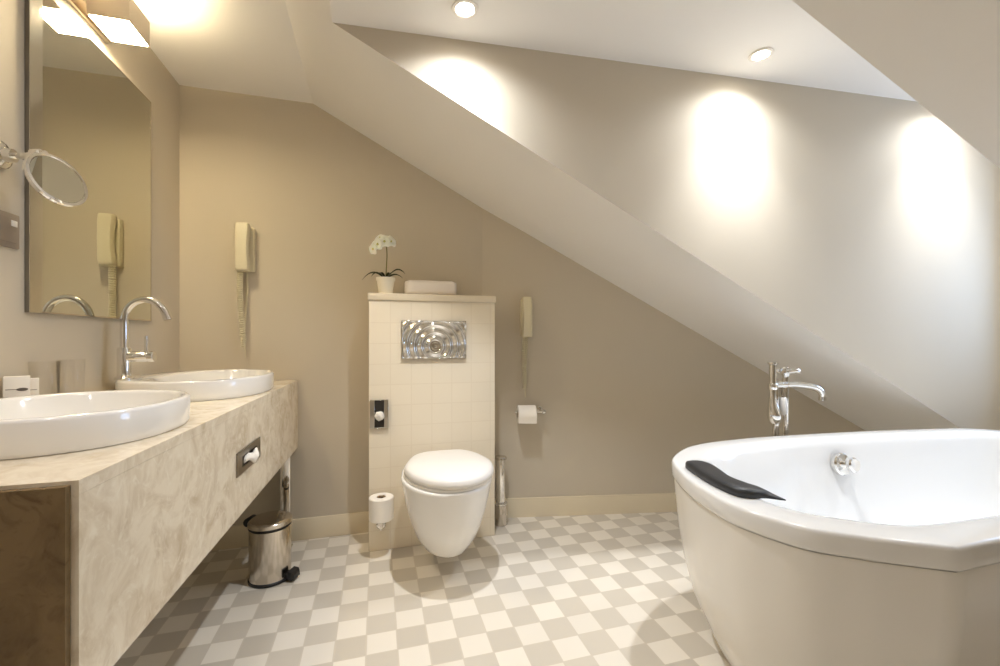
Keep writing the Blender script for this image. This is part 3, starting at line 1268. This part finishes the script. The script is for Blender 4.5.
# ------------------------------------------------------------------ shaving mirror
wp = Vector((XL, 1.365, 1.478))
sm = thing('shaving_mirror', 'round chrome shaving mirror on a swivel arm left of the big mirror', 'mirror', wp)
b = bm_new()
lathe(b, [(0.033, 0.0005), (0.033, 0.008), (0.028, 0.012), (0.018, 0.016), (0.016, 0.030), (0.001, 0.032)], wp, (1, 0, 0), 28)
part('wall_plate', b, M['chrome'], sm)
dc = Vector((-0.772, 1.345, 1.4200))
nrm = Vector((0.88, -0.39, 0.28)).normalized()
u_, v_, w_ = basis(nrm)
e_ = (wp + Vector((0.05, 0, 0)) - dc)
e_ = (e_ - nrm * e_.dot(nrm)).normalized()
rim_p = dc + e_ * 0.067
b = bm_new()
tube(b, [wp + Vector((0.028, 0, 0)), wp + Vector((0.045, 0.0, 0.0)), rim_p.lerp(wp + Vector((0.045, 0, 0)), 0.3), rim_p], 0.0075, 12)
part('swivel_arm', b, M['chrome'], sm)
b = bm_new()
jm = rim_p.lerp(wp + Vector((0.045, 0, 0)), 0.35)
lathe(b, [(0.006, -0.012), (0.013, -0.009), (0.013, 0.009), (0.006, 0.012)], jm, (rim_p - wp), 16)
part('joint', b, M['chrome'], sm)
b = bm_new()
R_ = 0.063
lathe(b, [(0.001, -0.012), (R_ * 0.8, -0.011), (R_ + 0.002, -0.006), (R_ + 0.005, 0.0), (R_ + 0.003, 0.005), (R_ - 0.003, 0.006), (R_ - 0.005, 0.0035), (0.001, 0.0035)], dc, nrm, 56)
part('rim', b, M['chrome'], sm)
b = bm_new()
lathe(b, [(R_ - 0.0052, 0.0036), (R_ - 0.0055, 0.0044), (0.001, 0.0044)], dc, nrm, 56)
part('mirror_glass', b, M['mirror'], sm)

# ------------------------------------------------------------------ light switch
sw = thing('light_switch', 'grey wall switch plate with a small white button below the shaving mirror', 'switch', (XL, 1.385, 1.30))
b = bm_new()
box(b, XL + 0.0005, XL + 0.010, 1.325, 1.416, 1.252, 1.340, 0.003)
part('plate', b, M['plastic_grey'], sw)
b = bm_new()
box(b, XL + 0.0103, XL + 0.014, 1.339, 1.402, 1.264, 1.328, 0.002)
part('rocker', b, M['plastic_grey'], sw)
b = bm_new()
box(b, XL + 0.0142, XL + 0.016, 1.380, 1.399, 1.306, 1.321, 0.001)
part('button', b, M['plastic_white'], sw)

# ------------------------------------------------------------------ pedal bin
bp_ = Vector((-0.437, 2.035, 0))
bn = thing('pedal_bin', 'round polished steel pedal bin on the floor under the counter end', 'bin', bp_)
b = bm_new()
lathe(b, [(0.078, 0.010), (0.081, 0.012), (0.081, 0.222), (0.079, 0.224)], bp_, (0, 0, 1), 48)
part('body', b, M['steel'], bn)
b = bm_new()
lathe(b, [(0.080, 0.0), (0.084, 0.002), (0.084, 0.012), (0.081, 0.015)], bp_, (0, 0, 1), 48)
part('base_ring', b, M['black'], bn)
b = bm_new()
lathe(b, [(0.080, 0.2245), (0.083, 0.226), (0.083, 0.230), (0.080, 0.232)], bp_, (0, 0, 1), 48)
part('rim_band', b, M['black'], bn)
b = bm_new()
lathe(b, [(0.082, 0.2325), (0.085, 0.235), (0.085, 0.250), (0.081, 0.255), (0.070, 0.258), (0.035, 0.261), (0.001, 0.262)], bp_, (0, 0, 1), 48)
part('lid', b, M['steel'], bn)
hd_ = Vector((-0.80, 0.3, 0)).normalized()
hs_ = Vector((-hd_.y, hd_.x, 0))
b = bm_new()
lathe(b, [(0.016, -0.026), (0.018, -0.022), (0.018, 0.022), (0.016, 0.026)], bp_ + hd_ * 0.088 + Vector((0, 0, 0.240)), hs_, 18)
part('lid_hinge', b, M['black'], bn)
pd = Vector((0.92, -0.40, 0)).normalized()
ps = Vector((-pd.y, pd.x, 0))
b = bm_new()
loops = []
for d_, hw, z0, z1 in ((0.072, 0.020, 0.014, 0.030), (0.088, 0.020, 0.014, 0.030), (0.094, 0.026, 0.012, 0.044), (0.114, 0.028, 0.010, 0.040), (0.122, 0.022, 0.012, 0.030)):
    c = bp_ + pd * d_
    loops.append([c - ps * hw + Vector((0, 0, z0)), c + ps * hw + Vector((0, 0, z0)), c + ps * hw * 0.9 + Vector((0, 0, z1)), c - ps * hw * 0.9 + Vector((0, 0, z1))])
loft(b, loops)
part('pedal', b, M['black'], bn)

# ------------------------------------------------------------------ bathtub
TC = Vector((1.85, 1.02, 0))
tub = thing('bathtub', 'large freestanding white oval bathtub at the right under the roof slope', 'bathtub', TC)
left_side = [(1.131, 0.578), (1.019, 0.651), (0.993, 0.672), (0.922, 0.733), (0.882, 0.824), (0.868, 0.90), (0.878, 0.985), (0.898, 1.077), (0.935, 1.175), (1.001, 1.292),
             (1.13, 1.392), (1.255, 1.440), (1.42, 1.460), (1.633, 1.465), (2.114, 1.431), (2.45, 1.385), (2.637, 1.349), (2.76, 1.27), (2.86, 1.13), (2.88, 0.97), (2.82, 0.80), (2.70, 0.66), (2.56, 0.578)]
# smooth left end, corner kept at the two ends of the straight near side
curve = resample(catmull([Vector((x, y, 0)) for x, y in left_side], 10), 150)
straight = [curve[-1].lerp(curve[0], k / 30) for k in range(1, 30)]
OUT = curve + straight
NT = len(OUT)


def smooth_loop(P, it):
    for _ in range(it):
        P = [(P[i - 1] + P[i] * 2 + P[(i + 1) % len(P)]) / 4 for i in range(len(P))]
    return P


def inward(P):
    ns = []
    n = len(P)
    for i in range(n):
        t_ = (P[(i + 1) % n] - P[i - 1]).normalized()
        ns.append(Vector((t_.y, -t_.x, 0)))
    # loop runs clockwise seen from above: inside is to the right of the travel
    c = sum(P, Vector()) / n
    if sum((c - p).dot(q) for p, q in zip(P, ns)) < 0:
        ns = [-q for q in ns]
    return ns


IN_N = smooth_loop(inward(OUT), 6)
IN_N = [v.normalized() for v in IN_N]


def off(d, z):
    return [Vector((p.x + q.x * d, p.y + q.y * d, z)) for p, q in zip(OUT, IN_N)]


# cavity: a rounded oval, wide deck at the head end
CAV = []
for p, q in zip(OUT, IN_N):
    u = max(0.0, min(1.0, (p.x - 0.85) / 0.75))
    w = 0.105 - 0.025 * u
    CAV.append(Vector((p.x + q.x * w, p.y + q.y * w, 0)))
CAV = smooth_loop(CAV, 10)
CN = [v.normalized() for v in smooth_loop(inward(CAV), 14)]


def cav(d, z):
    out = []
    for p, q in zip(CAV, CN):
        k = 1.0
        # the head end leans back much further than the sides
        h = max(0.0, min(1.0, (1.62 - p.x) / 0.05))
        lean = 1.0 + 1.1 * h * max(0.0, -(-q.x)) if q.x > 0 else 1.0
        out.append(Vector((p.x + q.x * d * lean, p.y + q.y * d * (1 + 0.35 * h), z)))
    return smooth_loop(out, 2)


b = bm_new()
shell = [off(0.02, 0.545), off(0.002, 0.550), off(0.0, 0.556), off(0.0, 0.591), off(0.002, 0.596), off(0.005, 0.599), off(0.010, 0.600),
         off(0.05, 0.600),
         cav(-0.012, 0.600), cav(0.0, 0.597), cav(0.010, 0.588), cav(0.020, 0.565), cav(0.040, 0.48), cav(0.065, 0.38), cav(0.095, 0.28), cav(0.13, 0.21),
         cav(0.17, 0.175), cav(0.22, 0.160)]
loft(b, shell, False, True)
part('shell', b, M['acrylic'], tub, angle=70)
b = bm_new()
panel = [off(0.135, 0.035), off(0.120, 0.05), off(0.066, 0.17), off(0.038, 0.28), off(0.021, 0.39), off(0.011, 0.49), off(0.008, 0.536), off(0.008, 0.546)]
loft(b, panel, True, False)
part('panel', b, M['panel'], tub, angle=70)
b = bm_new()
loft(b, [off(0.20, 0.0), off(0.20, 0.036)], True, True)
part('plinth', b, M['slot'], tub, angle=70)
# overflow knob on the far inside wall
b = bm_new()
oc = Vector((1.855, 1.325, 0.500))
lathe(b, [(0.046, -0.01), (0.046, 0.004), (0.041, 0.009), (0.015, 0.011), (0.015, 0.034), (0.028, 0.036), (0.030, 0.050), (0.025, 0.055), (0.001, 0.056)], oc, (0.0, -1, 0.2), 28)
part('overflow_knob', b, M['chrome'], tub)

# headrest
HL = [(0.990, 1.198), (0.966, 1.180), (0.948, 1.13), (0.933, 1.076), (0.922, 1.02), (0.918, 0.97), (0.922, 0.925), (0.948, 0.904), (0.985, 0.897), (1.012, 0.876)]
HR = [(1.008, 1.200), (1.028, 1.180), (1.032, 1.135), (1.012, 1.072), (0.990, 1.012), (0.992, 0.955), (1.000, 0.930), (1.008, 0.912), (1.016, 0.896), (1.022, 0.870)]
HH = [0.014, 0.022, 0.025, 0.025, 0.025, 0.025, 0.024, 0.018, 0.010, 0.004]
hl = catmull([Vector((x, y, h)) for (x, y), h in zip(HL, HH)], 4)
hr = catmull([Vector((x, y, h)) for (x, y), h in zip(HR, HH)], 4)
b = bm_new()
loops = []
for a_, c_ in zip(hl, hr):
    lp_ = []
    for u, k in ((0.02, 0.0), (0.0, 0.12), (0.0, 0.62), (0.03, 0.82), (0.10, 0.95), (0.25, 1.0), (0.5, 1.0), (0.75, 0.97), (0.90, 0.90), (0.97, 0.75), (1.0, 0.55), (1.0, 0.12), (0.98, 0.0)):
        q_ = a_.lerp(c_, u)
        lp_.append(Vector((q_.x, q_.y, 0.6005 + q_.z * k)))
    loops.append(lp_)
loft(b, loops)
o = finish('headrest_cushion', b, M['headrest'], angle=50)
tag(o, 'dark charcoal headrest cushion lying on the left rim of the bathtub', 'headrest')

# ------------------------------------------------------------------ bath filler
tp = Vector((1.82, 1.575, 0))
bf = thing('bath_faucet', 'tall freestanding chrome bath filler with hand shower behind the tub', 'faucet', tp)
b = bm_new()
lathe(b, [(0.050, 0.0), (0.050, 0.006), (0.036, 0.012), (0.0, 0.012)], tp, (0, 0, 1), 28)
part('floor_flange', b, M['chrome'], bf)
b = bm_new()
for dx in (-0.028, 0.028):
    tube(b, [tp + Vector((dx, 0, 0.008)), tp + Vector((dx, 0, 0.80))], 0.013, 16)
part('riser_pipes', b, M['chrome'], bf)
b = bm_new()
tube(b, [tp + Vector((-0.055, 0, 0.805)), tp + Vector((0.05, 0, 0.805))], 0.017, 18)
part('mixer_body', b, M['chrome'], bf)
b = bm_new()
sp = [tp + Vector((0.03, -0.005, 0.805)), tp + Vector((0.09, -0.015, 0.803)), tp + Vector((0.150, -0.028, 0.795)), tp + Vector((0.185, -0.036, 0.782)), tp + Vector((0.203, -0.040, 0.760)), tp + Vector((0.207, -0.041, 0.732))]
tube(b, catmull(sp, 6), 0.015, 16)
lathe(b, [(0.0175, 0), (0.0175, 0.018)], tp + Vector((0.207, -0.041, 0.728)), (0, 0, 1), 16)
part('spout', b, M['chrome'], bf)
b = bm_new()
hc_ = tp + Vector((0.030, -0.0, 0.86))
lathe(b, [(0.013, -0.05), (0.016, -0.035), (0.012, -0.02), (0.018, -0.006), (0.018, 0.010), (0.010, 0.018), (0.001, 0.02)], hc_, (0, 0, 1), 18)
for a_ in range(4):
    an = a_ * PI / 2 + 0.5
    dv = Vector((math.cos(an), math.sin(an), 0.25))
    tube(b, [hc_, hc_ + dv * 0.050], [0.010, 0.012], 10)
    lathe(b, [(0.001, -0.010), (0.015, -0.005), (0.015, 0.005), (0.001, 0.010)], hc_ + dv * 0.050, dv, 12)
part('cross_handle', b, M['chrome'], bf)
b = bm_new()
hx = tp + Vector((-0.062, -0.012, 0))
tube(b, catmull([hx + Vector((0, 0, 0.905)), hx + Vector((0, 0, 0.82)), hx + Vector((0, 0, 0.74)), hx + Vector((0.002, -0.004, 0.68)), hx + Vector((0.004, -0.008, 0.63))], 4), [0.015] * 4 + [0.015] * 4 + [0.018, 0.021, 0.024, 0.027] + [0.029, 0.030, 0.029, 0.026, 0.016], 18)
lathe(b, [(0.016, 0.0), (0.022, 0.006), (0.022, 0.012), (0.017, 0.016)], hx + Vector((0, 0, 0.900)), (0, 0, 1), 18)
part('hand_shower', b, M['chrome'], bf)
b = bm_new()
tube(b, [hx + Vector((0.0, 0, 0.80)), tp + Vector((-0.03, 0, 0.805))], 0.010, 12)
lathe(b, [(0.019, -0.014), (0.021, -0.010), (0.021, 0.010), (0.019, 0.014)], hx + Vector((0, 0, 0.80)), (0, 0, 1), 18)
part('shower_cradle', b, M['chrome'], bf)
b = bm_new()
hose = [hx + Vector((0.004, -0.008, 0.632)), hx + Vector((-0.002, -0.008, 0.56)), hx + Vector((0.002, -0.014, 0.42)), hx + Vector((0.03, -0.025, 0.30)), hx + Vector((0.058, -0.025, 0.36)), hx + Vector((0.062, -0.015, 0.55)), hx + Vector((0.064, -0.008, 0.66)), tp + Vector((0.0, -0.006, 0.79))]
tube(b, catmull(hose, 10), 0.007, 10)
part('hose', b, M['steel'], bf)
b = bm_new()
lathe(b, [(0.011, 0.0), (0.015, 0.006), (0.015, 0.075), (0.011, 0.082)], tp + Vector((0.0, -0.012, 0.665)), (0, 0, 1), 16)
part('hose_union', b, M['plastic_white'], bf)


# ------------------------------------------------------------------ recessed spotlights
def downlight(label, x, y, z, tilt_n, power, col, size=88, blend=1.0, spill=None):
    t = thing('ceiling_spotlight', label, 'spotlight', (x, y, z), 0, 'recessed ceiling spots')
    bb = bm_new()
    lathe(bb, [(0.030, 0.0), (0.044, 0.0008), (0.046, 0.003), (0.044, 0.006), (0.034, 0.007), (0.030, 0.004)], (0, 0, 0), tilt_n, 36, False, False)
    finish('ring', bb, M['trim_white'], parent=t)
    bb = bm_new()
    lathe(bb, [(0.031, 0.001), (0.031, 0.003), (0.020, 0.0055), (0.001, 0.0065)], (0, 0, 0), tilt_n, 28)
    finish('bulb', bb, M['bulb'], parent=t)
    l_ = light('spot_beam', 'SPOT', (tilt_n[0] * 0.012, tilt_n[1] * 0.012, tilt_n[2] * 0.012), t, energy=power, color=col,
               spot_size=math.radians(size), spot_blend=blend, shadow_soft_size=0.028)
    if spill:
        light('spot_spill', 'SPOT', (tilt_n[0] * 0.012, tilt_n[1] * 0.012, tilt_n[2] * 0.012), t, energy=spill, color=col,
              spot_size=math.radians(158), spot_blend=1.0, shadow_soft_size=0.028)
    return t


dnv = Vector((0.0243, 0, -1)).normalized()
for lbl, x, y in (('lit recessed spotlight in the dormer ceiling nearest the cistern wall', 0.289, 1.443), ('lit recessed spotlight in the dormer ceiling above the bathtub', 1.503, 1.390), ('lit recessed spotlight in the dormer ceiling nearest the window', 2.70, 1.325)):
    downlight(lbl, x, y, zd(x), dnv, SPOT_W, SPOT_COL, spill=SPILL_W)
for lbl, x, y in (('added fill spotlight in the flat ceiling over the counter side, out of view', -0.55, 0.55), ('added fill spotlight in the flat ceiling towards the rear wall, out of view', -0.55, -0.75)):
    downlight(lbl, x, y, ZC, (0, 0, -1), FILL_W, FILL_COL, 150)  # fill lights added out of view to brighten the room
